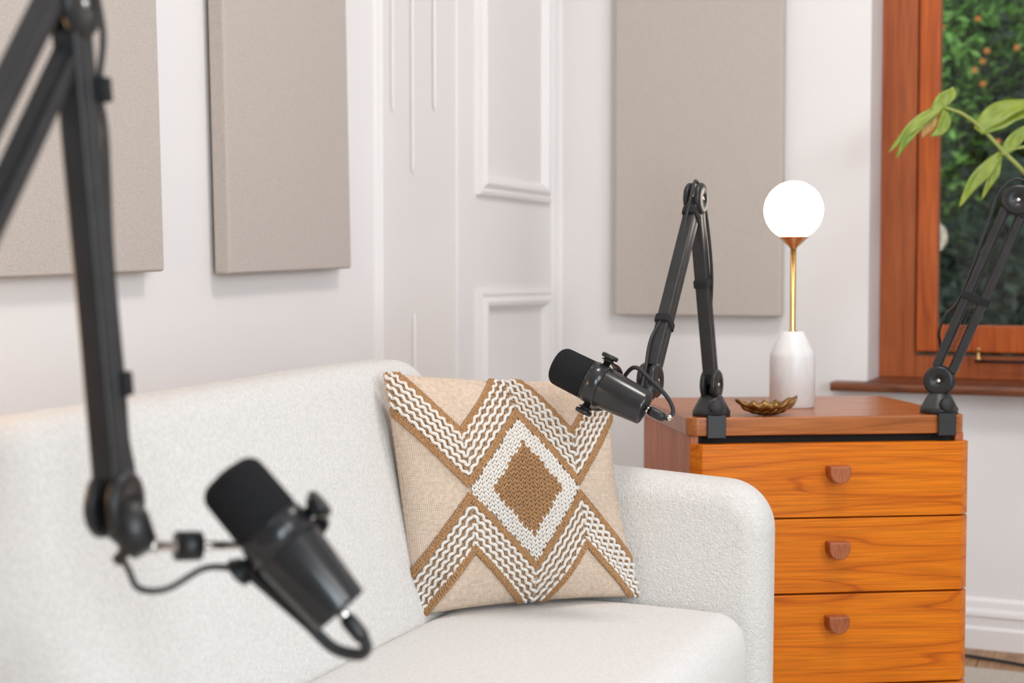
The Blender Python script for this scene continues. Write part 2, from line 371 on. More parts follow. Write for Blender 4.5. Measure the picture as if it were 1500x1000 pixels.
# ------------------------------------------------------------------ acoustic panels
def panel(x0, x1, z0, z1, thick, Mloc, label, tilt=0):
    """fabric box in local x (width), z (height), front towards -y"""
    nx, nz = 10, 22; mb = MB(); r = .007
    c = ((x0 + x1) / 2, (z0 + z1) / 2)
    root_m = ROOM @ Mloc @ Matrix.Translation((c[0], 0, z0)) @ Matrix.Rotation(tilt, 4, 'Y')
    w_, h_ = (x1 - x0), (z1 - z0)
    o = empty('acoustic_panel', mw=root_m)
    mb.box(-w_ / 2, w_ / 2, -thick, -.012, 0, h_)
    f = mb.build('fabric_cover', M['panel'], o, bevel=.007, seg=4)
    MB().box(-w_ / 2 + .03, w_ / 2 - .03, -.012, 0, .03, h_ - .03).build('backing_board', M['dark'], o)
    tag(o, label, 'acoustic panel', 'fabric acoustic panels on the white walls'); return o
PT = .052
ML = Matrix.Translation((LW, 0, 0)) @ Matrix.Rotation(math.radians(90), 4, 'Z')   # local x -> room +y, local -y -> room +x
def e_front(px): return e_at(px, LW + PT)
def wz(px, py, e, d0): return atY(px, py, (CC + R_ * d0 - A_ * e).y).z
ea, eb = e_front(337), e_front(516)
panel(-ea, -eb, wz(420, 397, (ea + eb) / 2, LW + PT), 2.25, PT, ML, 'oatmeal fabric acoustic panel on left wall, the one nearest the fluted white pier', math.radians(-1.7))
ec = e_front(243)
panel(-ec - .60, -ec, wz(200, 404, ec, LW + PT), 2.25, PT, ML, 'oatmeal fabric acoustic panel on left wall, behind the tall black microphone arm', math.radians(-1.7))
d0, d1 = d_at(913) + .0, d_at(1153)
P3 = CC + R_ * ((d0 + d1) / 2)
panel(d0 - .01, d1 - .005, atY(1030, 463, P3.y - .05).z, 2.25, PT, Matrix.Identity(4), 'oatmeal fabric acoustic panel hanging behind the globe lamp')

# ------------------------------------------------------------------ sofa
S1 = atH(610, 905, .40)
sofa = empty('sofa', mw=Matrix.Translation((S1.x, S1.y, 0)) @ Matrix.Rotation(-TH + math.radians(0.8), 4, 'Z'))   # local x = forward, y = along the back (away)
tag(sofa, 'white boucle sofa with rounded arms against the left wall', 'sofa')
UA, UB = -1.20, .292; AT = .115
Mxz = Matrix(((1, 0, 0, 0), (0, 0, 1, 0), (0, 1, 0, 0), (0, 0, 0, 1)))   # polygon (x,z) extruded along y
def rpoly(pts, n=8):               # rounded polygon: list of (x, y, radius)
    out = []; L = len(pts)
    for i, (x, y, r) in enumerate(pts):
        p = V((x, y)); a = V(pts[i - 1][:2]); c = V(pts[(i + 1) % L][:2])
        if r <= 0: out.append((x, y)); continue
        da, dc = (a - p).normalized(), (c - p).normalized(); ang = da.angle(dc); t = r / math.tan(ang / 2)
        ctr = p + (da + dc).normalized() * (r / math.sin(ang / 2)); s0 = p + da * t - ctr; e0 = p + dc * t - ctr
        an = s0.angle(e0); sgn = 1 if s0.x * e0.y - s0.y * e0.x > 0 else -1
        for j in range(n + 1):
            th = sgn * an * j / n; out.append((ctr.x + s0.x * math.cos(th) - s0.y * math.sin(th), ctr.y + s0.x * math.sin(th) + s0.y * math.cos(th)))
    return out
def back_section(top, ins):
    return rpoly([(.03, .12, 0), (.015, .40, 0), (.015 - .130 * (top - .40) / .425 - ins, top, .050), (-.235 + ins, top, .05), (-.215, .12, 0)])
BE0, BE1, RC = UA - .06, UB + .012, .105
us = [BE0 + RC * (1 - math.cos(math.pi / 2 * i / 10)) for i in range(11)] + [BE0 + RC + (BE1 - BE0 - 2 * RC) * i / 8 for i in range(1, 8)] + [BE1 - RC + RC * math.sin(math.pi / 2 * i / 10) for i in range(11)]
bk = MB(); nsec = None
for u in us:
    q = max(0, (u - (BE1 - RC)) / RC, ((BE0 + RC) - u) / RC); dq = 1 - math.sqrt(max(0, 1 - min(1, q) ** 2))
    sec = back_section(.826 + .024 * min(0, u) - RC * dq, .035 * dq); nsec = len(sec); bk.v += [(x, u, z) for x, z in sec]
for i in range(len(us) - 1):
    for j in range(nsec):
        j2 = (j + 1) % nsec; bk.f.append((i * nsec + j, i * nsec + j2, (i + 1) * nsec + j2, (i + 1) * nsec + j))
bk.f += [tuple(range(nsec)), tuple((len(us) - 1) * nsec + j for j in range(nsec - 1, -1, -1))]; bk.sm = [True] * len(bk.f)
bk.build('backrest', M['boucle'], sofa)
armp = rpoly([(-.20, .12, 0), (.531, .12, 0), (.534, .612, .088), (-.20, .655, .06)], 12)
for y0 in (UB, UA - AT):
    MB().prism(armp, y0, y0 + AT, Mxz, True).build('armrest', M['boucle'], sofa, bevel=.046, seg=6)
# seat cushion: dense rounded slab with a soft crown
def soft_slab(x0, x1, y0, y1, z0, z1, r, nx, ny, crown):
    mb = MB(); cx, cy = (x0 + x1) / 2, (y0 + y1) / 2; hx, hy = (x1 - x0) / 2, (y1 - y0) / 2
    idx = {}
    def P(i, j, top):
        s = -1 + 2 * i / nx; t = -1 + 2 * j / ny
        s = math.sin(s * math.pi / 2) * .35 + s * .65; t = math.copysign(1 - (1 - abs(t)) ** 1.6, t)
        x = cx + hx * s; y = cy + hy * t
        ex, ey = hx - abs(x - cx), hy - abs(y - cy)
        dx, dy = max(0, r - ex), max(0, r - ey); q = min(r, math.hypot(dx, dy))
        if dx > 0 and dy > 0 and math.hypot(dx, dy) > r:
            kq = r / math.hypot(dx, dy); x = cx + math.copysign(hx - r + dx * kq, x - cx); y = cy + math.copysign(hy - r + dy * kq, y - cy)
        dz = r - math.sqrt(max(0, r * r - q * q))
        zz = (z1 - dz + crown * (1 - s * s) * (1 - abs(t) ** 6)) if top else (z0 + dz)
        return (x, y, zz)
    for top in (1, 0):
        for i in range(nx + 1):
            for j in range(ny + 1): mb.v.append(P(i, j, top))
    n1 = (nx + 1) * (ny + 1)
    for i in range(nx):
        for j in range(ny):
            a = i * (ny + 1) + j; q = (a, a + ny + 1, a + ny + 2, a + 1); mb.f.append(q); mb.f.append(tuple(n1 + v for v in reversed(q)))
    ring = [i * (ny + 1) for i in range(nx + 1)] + [nx * (ny + 1) + j for j in range(1, ny + 1)] + [i * (ny + 1) + ny for i in range(nx - 1, -1, -1)] + [j for j in range(ny - 1, 0, -1)]
    for a, b_ in zip(ring, ring[1:] + ring[:1]): mb.f.append((a, b_, n1 + b_, n1 + a))
    mb.sm = [True] * len(mb.f); return mb
soft_slab(-.01, .512, UA + .003, UB - .003, .20, .398, .055, 36, 60, .010).build('seat_cushion', M['seatfab'], sofa)
MB().box(-.10, .50, UA, UB, .12, .205).build('base', M['boucle'], sofa, bevel=.02, seg=3)
for lx in (-.15, .46):
    for ly in (UA - .05, UB + .05):
        MB().lathe([(.014, .0125), (.022, .12)], Matrix.Translation((lx, ly, 0)), 16).build('leg', M['teak_side'], sofa)

# ------------------------------------------------------------------ cushion
BL, BR = atY(603, 903, 2.400), atY(938, 874, 2.545); TL, TR = atY(560, 545, 2.465), atY(893, 556, 2.60)
Wd = ((BR - BL) + (TR - TL)).normalized(); Hd = ((TL - BL) + (TR - BR)); NF = Wd.cross(Hd).normalized()     # towards the viewer
cush = empty('throw_pillow', loc=((BL + BR) / 2)); CB = V(cush.location)
tag(cush, 'square beige woven throw pillow with tan and cream zigzag and diamond yarn embroidery', 'pillow')
def csurf(s, t, side=1):
    ee = 1 - (.105 if s > 0 else .030) * (1 - t * t); ff = 1 - .045 * (1 - s * s)
    a, b_ = (s * ee + 1) / 2, (t * ff + 1) / 2
    p = (BL * (1 - a) + BR * a) * (1 - b_) + (TL * (1 - a) + TR * a) * b_
    g = max(0, (1 - s * s) * (1 - t * t)); th = .078 * g ** .42 if side > 0 else -.050 * g ** .5
    wr_ = .007 * noise.noise(V((s * 2.2, t * 2.2, 3.1))) * g ** .2
    # folds near the lower corners and upper left
    for (cs, ct, am, dx, dy, fr_) in ((-.78, -.80, .014, 1, -.55, 12), (.80, -.86, .007, -1, -.4, 11), (-.5, .86, .006, 1, .1, 10), (.2, -.9, .005, 1, 0, 9)):
        q = math.exp(-((s - cs) ** 2 + (t - ct) ** 2) / .045); wr_ += am * q * math.sin(fr_ * (dx * (s - cs) + dy * (t - ct)))
    return p + NF * (th + wr_ * (1 if side > 0 else .3)) - CB
def cnorm(s, t):
    e = .01; a = csurf(min(.999, s + e), t) - csurf(max(-.999, s - e), t); b_ = csurf(s, min(.999, t + e)) - csurf(s, max(-.999, t - e))
    n = a.cross(b_); return n.normalized(), a.normalized(), b_.normalized()
mb = MB(); GN = 72; mb.uv = []
def gs(i): x = -1 + 2 * i / GN; return math.copysign(1 - (1 - abs(x)) ** 1.5, x)
for side in (1, -1):
    for i in range(GN + 1):
        for j in range(GN + 1):
            mb.v.append(tuple(csurf(gs(i), gs(j), side))); mb.uv.append(((gs(i) + 1) / 2, (gs(j) + 1) / 2))
n1 = (GN + 1) ** 2
for i in range(GN):
    for j in range(GN):
        a = i * (GN + 1) + j; q = (a, a + GN + 1, a + GN + 2, a + 1); mb.f.append(q); mb.f.append(tuple(n1 + v for v in reversed(q)))
mb.sm = [True] * len(mb.f)
cov = mb.build('cover', M['cushion'], cush, fix=False)
bm = bmesh.new(); bm.from_mesh(cov.data); bmesh.ops.remove_doubles(bm, verts=bm.verts, dist=1e-5); bmesh.ops.recalc_face_normals(bm, faces=bm.faces); bm.to_mesh(cov.data); bm.free()
tri = lambda s: abs(1 - 2 * abs(s))
RISE = .62
def band(s, off, sg): return sg * (off + RISE * tri(s))
white_rows, tan_rows, border = MB(), MB(), MB()
def walk(off, sg, step):           # points along a zigzag line, evenly spaced in 3-D
    s = -.985; out = []; last = None
    while s < .985:
        t = band(s, off, sg)
        if abs(t) < .985:
            p = csurf(s, t)
            if last is None or (p - last).length >= step: out.append((s, t, p)); last = p
        elif last is not None: out.append(None); last = None
        s += .002
    return out
def along(s, off, sg):
    a, b_ = csurf(s - .006, band(s - .006, off, sg)), csurf(s + .006, band(s + .006, off, sg)); return (b_ - a).normalized()
for sg in (1, -1):
    for kx in range(5):
        off = .130 + kx * .078; run = []; c = 0
        for it in walk(off, sg, .0026) + [None]:
            if it is None:
                if len(run) > 3: white_rows.tube(run, .0031, 6)
                run = []; continue
            s, t, p = it; n, a, b_ = cnorm(s, t); T = along(s, off, sg); X = n.cross(T); c += 1
            run.append(p + n * (.0030 + .0012 * math.sin(c * 1.05 + kx * .5)) + X * (.0020 * math.sin(c * 1.05 + kx * .5)) + X * random.uniform(-.0004, .0004))
    for kx in range(6):
        off = .091 + kx * .078
        for it in walk(off, sg, .0082):
            if it is None: continue
            s, t, p = it; n, a, b_ = cnorm(s, t); T = along(s, off, sg); X = n.cross(T)
            tan_rows.blob(p + n * .0016 + X * random.uniform(-.0006, .0006), T + X * random.uniform(-.3, .3), .0088, .0023)
    for base in (.055, .490):
        for lane in (-.026, .0, .026):
            off = base + lane
            for it in walk(off, sg, .0050):
                if it is None: continue
                s, t, p = it; n, a, b_ = cnorm(s, t)
                border.blob(p + n * (.0030 + random.uniform(-.0004, .0008)), b_ + a * (.5 if lane > 0 else -.5) + n * random.uniform(-.2, .3), .0095 * random.uniform(.85, 1.1), .0031)
white_d, tan_d = MB(), MB()
cs = .0145 * 2 / .42 * .42
s = -.50; col = 0
while s < .50:
    t = -.66 + (col % 2) * .012
    while t < .66:
        q = abs(s) / .50 + abs(t) / .63; qi = abs(s) / .315 + abs(t) / .41
        if q < 1:
            n, a, b_ = cnorm(s, t); p = csurf(s, t)
            for tl in (-1, 1):
                ax = b_ + a * (.42 * tl) + n * .08
                (tan_d if qi < 1 else white_d).blob(p + n * (.0028 + random.uniform(0, .0008)) + a * (tl * .0019), ax, .0098 * random.uniform(.92, 1.1), .0022)
        t += .038
    s += .036; col += 1
for mb_, nm, mt in ((white_rows, 'cream_yarn_rows', 'white_yarn'), (tan_rows, 'tan_yarn_rows', 'tan_yarn'), (border, 'tan_yarn_border', 'tan_yarn'), (white_d, 'cream_diamond_stitches', 'white_yarn'), (tan_d, 'tan_diamond_stitches', 'tan_yarn')):
    tag(mb_.build(nm, M[mt], cush, fix=False), kind='stuff')

# ------------------------------------------------------------------ chest of drawers
DW = .58; DA = math.radians(6.6)
z1_ = (DW * math.cos(DA) - (1425 - 750) / F * DW * math.sin(DA)) / ((1425 - 1010) / F)
DO = V(((1010 - 750) / F * z1_, z1_, 0))
dres = empty('chest_of_drawers', loc=DO, rz=DA); DM = Matrix.Translation(DO) @ Matrix.Rotation(DA, 4, 'Z')
tag(dres, 'orange teak chest of drawers with half round knobs beside the sofa', 'chest of drawers')
DH = .703; DD = .465
MB().prism(rrect(-.002, DW - .010, 0, DD, .022, 8), DH - .037, DH, None).build('top', M['teak_top'], dres, bevel=.003, seg=2)
MB().box(.006, .024, .016, DD - .01, .03, DH - .037).build('side_panel', M['teak_side'], dres, bevel=.0015, seg=1)
MB().box(DW - .026, DW - .008, .016, DD - .01, .03, DH - .037).build('side_panel', M['teak_side'], dres, bevel=.0015, seg=1)
MB().box(.024, DW - .026, .03, DD - .02, .03, DH - .038).build('carcass', M['dark'], dres)
MB().box(.03, DW - .03, .04, DD - .03, .0125, .03).build('plinth', M['teak_side'], dres)
def dh(py): return HC - (py - 405) / F * (z1_ + .03) * 1.0
dr = [(dh(757.5), dh(649)), (dh(869.5), dh(760)), (.168, dh(872.5)), (.036, .164)]
Dk = []
for a in range(0, 181, 12): Dk.append((.0215 * math.cos(math.radians(180 + a)), .0225 * math.sin(math.radians(180 + a))))
Dk = [(x, y) for x, y in Dk] + [(.0215, .0125), (-.0215, .0125)]
for (z0, z1) in dr:
    prof = [(.004, .014), (.006, .004), (.024, -.014), (DW - .024, -.014), (DW - .005, .002), (DW - .003, .014)]
    d = MB().prism(prof, z0, z1).build('drawer', M['teak'], dres, bevel=.0015, seg=2)
    kz = (z0 + z1) / 2 + .020 if z1 < .4 else (z0 + z1) / 2 + .018
    if z1 - z0 < .15: kz = (z0 + z1) / 2 + .018
    if abs(z1 - dr[2][1]) < 1e-4: kz = z1 - .052
    Mk = Matrix.Translation((DW * .5 + .006, -.014, kz)) @ Matrix(((1, 0, 0, 0), (0, 0, -1, 0), (0, 1, 0, 0), (0, 0, 0, 1)))
    MB().prism(Dk, 0, .027, Mk).build('knob', M['teak_knob'], d, bevel=.0028, seg=3)

# ------------------------------------------------------------------ globe lamp
LP = atH(1160, 595, DH); LP = atY(1160, 595, 3.02); LP.z = DH
lamp = empty('table_lamp', loc=LP); tag(lamp, 'globe table lamp with white marble base and brass stem on chest of drawers', 'lamp')
s3 = 3.02 / F
def lz(py): return atY(1160, py, 3.02).z - DH
r0 = 33 * s3
MB().lathe([(0, 0), (r0 - .003, 0), (r0, .003), (r0, lz(523)), (r0 - .001, lz(518)), (r0 - .005, lz(512)), (17 * s3, lz(487)), (15 * s3, lz(485)), (0, lz(485))], None, 48).build('marble_base', M['marble'], lamp)
MB().lathe([(0, lz(487)), (.010, lz(487)), (.010, lz(484)), (.0064, lz(483)), (.0064, lz(362)), (0, lz(362))], None, 24).build('stem', M['brass'], lamp)
MB().lathe([(0, lz(364)), (.007, lz(364)), (.0085, lz(362)), (21 * s3, lz(348)), (22 * s3, lz(347)), (20 * s3, lz(346)), (0, lz(347))], None, 40).build('cup', M['copper'], lamp)
gc = lz(308); gr = 42.5 * s3
prof = [(max(0, gr * math.sin(math.pi * i / 32)), gc - gr * math.cos(math.pi * i / 32)) for i in range(33)]; prof[0] = (0, prof[0][1]); prof[-1] = (0, prof[-1][1])
MB().lathe(prof, None, 48).build('globe', M['globe'], lamp)

# ------------------------------------------------------------------ bronze leaf dish
BP = atH(1121, 607.5, DH); BP = V((BP.x, BP.y - .010, DH))
dish = empty('leaf_dish', loc=BP, rz=math.radians(8)); tag(dish, 'small curled bronze leaf dish on chest of drawers before the lamp', 'dish')
def dish_z(x, y): return .0035 + 1.0 * (abs(x) / .066) ** 2.2 * (.028 if x < 0 else .034) + (abs(y) / .036) ** 2 * .016
mb = MB(); nx, ny = 40, 16
for side in (0, 1):
    for i in range(nx + 1):
        for j in range(ny + 1):
            q = -1 + 2 * i / nx; x = .064 * q
            lob = 1 + .10 * abs(math.sin(q * 9.0)); wdt = .034 * (1 - abs(q) ** 2.2) ** .75 * lob + .0015
            y = wdt * (-1 + 2 * j / ny); yy = abs(-1 + 2 * j / ny)
            rib = .0022 * math.sin((q * 9 + yy * 3.0) * 2.0) * yy - .0015 * (1 - min(1, yy * 6))
            mb.v.append((x, y, dish_z(x, y) + (rib + .0036 if side else rib * .6)))
n1 = (nx + 1) * (ny + 1)
for i in range(nx):
    for j in range(ny):
        a = i * (ny + 1) + j; q = (a, a + ny + 1, a + ny + 2, a + 1); mb.f.append(tuple(n1 + v for v in q)); mb.f.append(tuple(reversed(q)))
ring = [i * (ny + 1) for i in range(nx + 1)] + [nx * (ny + 1) + j for j in range(1, ny + 1)] + [i * (ny + 1) + ny for i in range(nx - 1, -1, -1)] + [j for j in range(ny - 1, 0, -1)]
for a, b_ in zip(ring, ring[1:] + ring[:1]): mb.f.append((a, b_, n1 + b_, n1 + a))
mb.sm = [True] * len(mb.f); mb.build('bowl', M['bronze'], dish)
for sy in (-1, 1):
    for i in range(7):                 # raised leaflets overlapping along both flanks
        x0 = -.050 + i * .0145; pts = []; rs = []
        for k_ in range(7):
            f = k_ / 6; x = x0 + .020 * f; y = sy * (.003 + .026 * f * (1 - .25 * abs(x) / .06)) * (1 - (abs(x0) / .075) ** 2)
            pts.append((x, y, dish_z(x, y) + .0016)); rs.append(.0008 + .0058 * math.sin(math.pi * min(.97, f * .8 + .18)))
        MB().tube(pts, rs, 8, True, .55).build('leaflet', M['bronze'], dish)

# ------------------------------------------------------------------ microphone arms
def hub(P, Nn, root, r=.0305, gap=.0065, th=.0105):
    for sgn in (-1, 1):
        Mh = frame(P + Nn * (sgn * gap), Nn * sgn, (0, 0, 1))
        d = MB().lathe([(0, 0), (r - .001, 0), (r, .0015), (r, th - .004), (r - .003, th - .001), (r - .006, th), (.010, th), (.009, th - .0015), (0, th - .0015)], Mh, 36).build('pivot_disc', M['gloss_black'], root)
        q = .0045; MB().lathe([(0, 0), (q, 0), (q, .0012), (q * .6, .0026), (0, .0028)], frame(P + Nn * (sgn * .0145), Nn * sgn, (0, 0, 1)), 14).build('pivot_screw', M['chrome'], d)
def mic_arm(label, P0, P1, P2, Nn, top_h, cdir, sep1, sep2, cable, ties, endq, clips=()):
    P0, P1, P2 = V(P0), V(P1), V(P2); Nn = V(Nn).normalized()
    base = V((P0.x, P0.y, top_h)); root = empty('microphone_boom_arm', loc=base)
    tag(root, label, 'microphone arm', 'black microphone boom arms')
    L = lambda p: V(p) - base
    p0, p1, p2 = L(P0), L(P1), L(P2); hh = p0.z
    # base cone with lip, neck
    bs = MB().lathe([(0, 0), (.0375, 0), (.0375, .011), (.036, .013), (.0215, .040), (.0185, .0425), (0, .0425)], None, 40).build('base', M['black'], root)
    MB().lathe([(.0085, .036), (.0085, hh)], None, 20).build('neck', M['black'], root)
    # clamp: plate down the edge, lip below, knob
    c = V(cdir).normalized(); sd = V((-c.y, c.x, 0)); e = .037
    cl = MB().bar(c * (e - .012) + V((0, 0, .0022)), c * (e + .006) + V((0, 0, .0022)), sd, .037, .0044)
    cl.bar(c * (e + .0045) + V((0, 0, .0044)), c * (e + .0045) - V((0, 0, .0405)), sd, .037, .0044)
    cl.bar(c * (e + .006) - V((0, 0, .0385)), c * (e - .045) - V((0, 0, .0385)), sd, .037, .0040)
    cl.build('clamp', M['black'], root, bevel=.001, seg=1)
    kb = c * (.020) + V((0, 0, .019))
    kn = MB(); prof = [(0, 0), (.009, 0), (.009, .008), (.0135, .010), (.0135, .024), (.012, .026), (0, .026)]
    kn.lathe(prof, frame(kb, c + V((0, 0, .10)), (0, 0, 1)), 20).build('clamp_knob', M['rubber'], root)
    # hubs
    for P in (p0, p1, p2):
        hub(P, Nn, root)
    # segments: two parallel bars each
    for (a, b_, sep, nm) in ((p0, p1, sep1, 'lower_bar'), (p1, p2, sep2, 'upper_bar')):
        t = (b_ - a).normalized(); x = Nn.cross(t)
        for sgn in (-1, 1):
            o = x * (sgn * sep / 2)
            MB().bar(a + o + t * .024, b_ + o - t * .024, Nn, .0235, .0155).build(nm, M['black'], root, bevel=.0025, seg=2)
            MB().bar(a + o * .7 + t * .004, b_ + o * .7 - t * .004, Nn, .0125, .011).build(nm.replace('bar', 'link'), M['black'], root)
        # coil springs between the bars
        if sep > .028:
            pts = []
            for i in range(160):
                f = i / 159; an = f * 2 * math.pi * 20; pts.append(a + t * (.06 + .10 * f) + Nn * (.0045 * math.cos(an)) + x * (.0045 * math.sin(an)))
            MB().tube(pts, .0008, 5).build('spring', M['black'], root)
    # end bracket
    q = L(endq); dq = (q - p2)
    eb = MB(); eb.tube([p2, p2 + dq * .45, q], [.0170, .0205, .0130], 16)
    ebo = eb.build('end_bracket', M['gloss_black'], root)
    sc = MB(); sc.lathe([(0, 0), (.006, 0), (.006, .002), (0, .003)], frame(q - dq.normalized() * .004 + Nn * .0105, Nn, (0, 0, 1)), 14); sc.build('end_screw', M['chrome'], ebo)
    MB().bar(q - dq * .25, q - dq * .25 - Nn * .022 - V((0, 0, .022)), dq, .010, .004).build('lock_lever', M['rubber'], root, bevel=.001, seg=1)
    if cable:
        MB().tube(spline([L(p) for p in cable], 8), .0031, 8).build('cable', M['rubber'], root)
    for (a, b_, f, sep) in ties:
        a, b_ = L(a), L(b_); t = (b_ - a).normalized(); x = Nn.cross(t); c_ = a + t * ((b_ - a).length * f); off = V((0, 0, 0))
        wx = sep / 2 + .008; mbt = MB(); poly = rrect(-.0140, .0140, -wx - .004, wx + .004, .006, 4)
        mbt.prism(poly, -.0075, .0075, frame(c_, t, Nn)); mbt.build('cable_tie', M['velcro'], root, bevel=.0015, seg=2)
    for (p, t) in clips:
        MB().prism(rrect(-.010, .010, -.008, .008, .005, 4), -.011, .011, frame(L(p), t, Nn)).build('cable_tie', M['velcro'], root, bevel=.002, seg=2)
    return root

def microphone(label, tip, rear, K, toward, mount_q, rear_up, hug=1.0, tail=.0036, nut=(.42, .72), nr=.0112, group='black broadcast microphones'):
    """tip/rear world points; K knob axis; toward = side the yoke passes; mount_q world point of the arm's end"""
    tip, rear = V(tip), V(rear); L0 = .172; sc = (tip - rear).length / L0; ax = (tip - rear).normalized()
    K = V(K); K = (K - ax * K.dot(ax)).normalized(); B = ax.cross(K)
    if B.dot(V(toward)) < 0: K = -K; B = ax.cross(K)
    Mm = frame(rear, ax, K); root = empty('microphone', mw=Mm); root.scale = (sc, sc, sc)
    tag(root, label, 'microphone', group)
    rb, rf = .0288, .0352
    # body: tapered shell with open rear recess
    MB().lathe([(0, .010), (rb - .006, .010), (rb - .004, .002), (rb - .002, 0), (rb, .0015), (rb + .0003, .006), (rf - .0006, .078), (rf - .001, .080), (0, .080)], None, 56).build('body', M['body_black'], root)
    MB().lathe([(0, .080), (rf - .0012, .080), (rf - .0012, .0815), (rf, .0822), (rf, .1015), (rf - .001, .1030), (rf - .0022, .1032), (rf - .0022, .1045), (rf - .001, .1048), (rf - .001, .1065), (0, .1065)], None, 56).build('collar', M['body_black'], root)
    wp = [(0, .1065), (.0315, .1065), (.0335, .109), (.0328, .150)]
    for i in range(1, 9):
        a = math.pi / 2 * i / 8; wp.append((.0168 + .016 * math.cos(a) if i < 8 else .0168, .154 + .016 * math.sin(a)))
    wp += [(.008, .1715), (0, .172)]
    MB().lathe(wp, None, 56).build('windscreen', M['foam'], root)
    # recess details: plate and rear switch cover
    MB().box(-.010, .010, -.014, .010, .0085, .0105).build('rear_plate', M['gloss_black'], root, bevel=.0005, seg=1)
    # yoke: flat strap from one knob round the far side to the other
    pts = []; yk = MB(); kz = .090; R0 = .0405
    path = [V((R0, 0, kz)), V((R0 + .001, .012, kz - .002)), V((R0 - .001, .034, kz - .008)), V((R0 - .010, .050, kz - .014)), V((.012, .056, kz - .017)), V((-.012, .056, kz - .017)), V((-R0 + .010, .050, kz - .014)), V((-R0 + .001, .034, kz - .008)), V((-R0 - .001, .012, kz - .002)), V((-R0, 0, kz))]
    sp = spline(path, 6); vs = []; fs = []
    for i, p in enumerate(sp):
        t = (sp[min(i + 1, len(sp) - 1)] - sp[max(i - 1, 0)]).normalized(); zz = V((0, 0, 1)); zz = (zz - t * zz.dot(t)).normalized(); nn = t.cross(zz)
        for a, b_ in ((-1, -1), (1, -1), (1, 1), (-1, 1)): vs.append(p + zz * (a * .0085) + nn * (b_ * .0016))
    for i in range(len(sp) - 1):
        for j in range(4): j2 = (j + 1) % 4; fs.append((i * 4 + j, i * 4 + j2, i * 4 + 4 + j2, i * 4 + 4 + j))
    fs += [(3, 2, 1, 0), tuple(len(vs) - 4 + i for i in range(4))]
    yk.add(vs, fs); yo = yk.build('yoke', M['body_black'], root, bevel=.0008, seg=1)
    for sgn in (-1, 1):
        kn = MB(); kn.lathe([(.006, -.008), (.006, .0015), (.0115, .0018), (.0115, .0035), (.0085, .004), (.0085, .0055), (.0140, .0065), (.0145, .0085), (.0145, .0115), (.013, .0132), (0, .0135)], frame(V((sgn * R0, 0, kz)), (sgn, 0, 0), (0, 0, 1)), 28)
        kn.build('yoke_knob', M['gloss_black'], yo)
    # mount: block on the yoke, stud and nut to the arm
    inv = root.matrix_world.inverted() if False else (Mm @ Matrix.Scale(sc, 4)).inverted()
    q = inv @ V(mount_q); yb = V((0, .056, kz - .017)); dq = q - yb
    MB().tube([yb - V((0, .002, 0)), yb + dq * .35], [.0105, .0095], 16).build('mount_block', M['gloss_black'], yo)
    MB().tube([yb + dq * .3, q], .0045, 12).build('mount_stud', M['chrome'], yo)
    MB().tube([yb + dq * nut[0], yb + dq * nut[1]], nr, 18).build('mount_nut', M['gloss_black'], yo)
    # cable tail out of the rear with strain relief and loop back to the yoke
    ru = inv.to_3x3() @ V(rear_up); ru.z = 0; ru = ru.normalized() if ru.length > 1e-6 else V((0, 1, 0))
    MB().tube([(0, 0, .012), (0, 0, -.006), ru * .001 + V((0, 0, -.010))], [.0055, .0055, .005], 12).build('strain_relief', M['chrome'], root)
    MB().tube([V((0, 0, -.006)), V((0, 0, -.012)), V((0, 0, -.030)), V((0, 0, -.036))], [.0062, .0082, .0080, .0055], 16).build('connector', M['gloss_black'], root)
    loop = spline([V((0, 0, -.034)), ru * .004 + V((0, 0, -.042)), ru * .018 * hug + V((0, 0, -.042)), ru * (.034 if hug == 1 else .030) + V((0, 0, -.022)), ru * (.046 if hug == 1 else .0345) + V((0, 0, .012)), ru * (.053 if hug == 1 else .041) + V((0, 0, .05)), V((0, .054, kz - .022)) if hug == 1 else ru * .047 + V((0, 0, kz - .006))], 8)
    MB().tube(loop, tail, 10).build('cable_tail', M['rubber'], root)
    MB().tube([ru * .001 + V((0, 0, -.0405)), ru * .008 + V((0, 0, -.0445))], .0046, 12).build('cable_ferrule', M['chrome'], root)
    return root

# --- middle arm, clamped to the chest's front edge
N2 = V((.90, -.43, 0)).normalized(); hz = V((-N2.y * -1, 0, 0))
hdir = V((-.43, -.90, 0)).normalized()
bY = (DM @ V((.045, .040, 0)))
kx = (1043 - 750) / F
# point on the line 40 mm behind the front edge, at picture column 1043
pf = DM @ V((0, .0365, 0)); rd = V((math.cos(DA), math.sin(DA), 0)); sx = (kx * pf.y - pf.x) / (rd.x - kx * rd.y); B2 = pf + rd * sx
P0 = V((B2.x, B2.y, atY(1043, 563, B2.y).z))
def inplane(P, h, px, py):
    kx = (px - 750) / F; Ls = (kx * P.y - P.x) / (h.x - kx * h.y); Q = P + h * Ls
    return V((Q.x, Q.y, atY(px, py, Q.y).z))
P1 = inplane(P0, hdir, 1018, 291); P2 = inplane(P0, hdir, 953, 557)
cd = DM.to_3x3() @ V((0, -1, 0))
m2_rear = atY(945, 598, P2.y - .165); m2_tip = atY(811, 531, P2.y - .115)
q2 = P2 + V((-.012, -.030, -.030))
dn = (P2 - P1).normalized(); x2 = N2.cross(dn); ld_ = (P1 - P0).normalized(); x1 = N2.cross(ld_)
fside = V((-.35, -.93, 0))
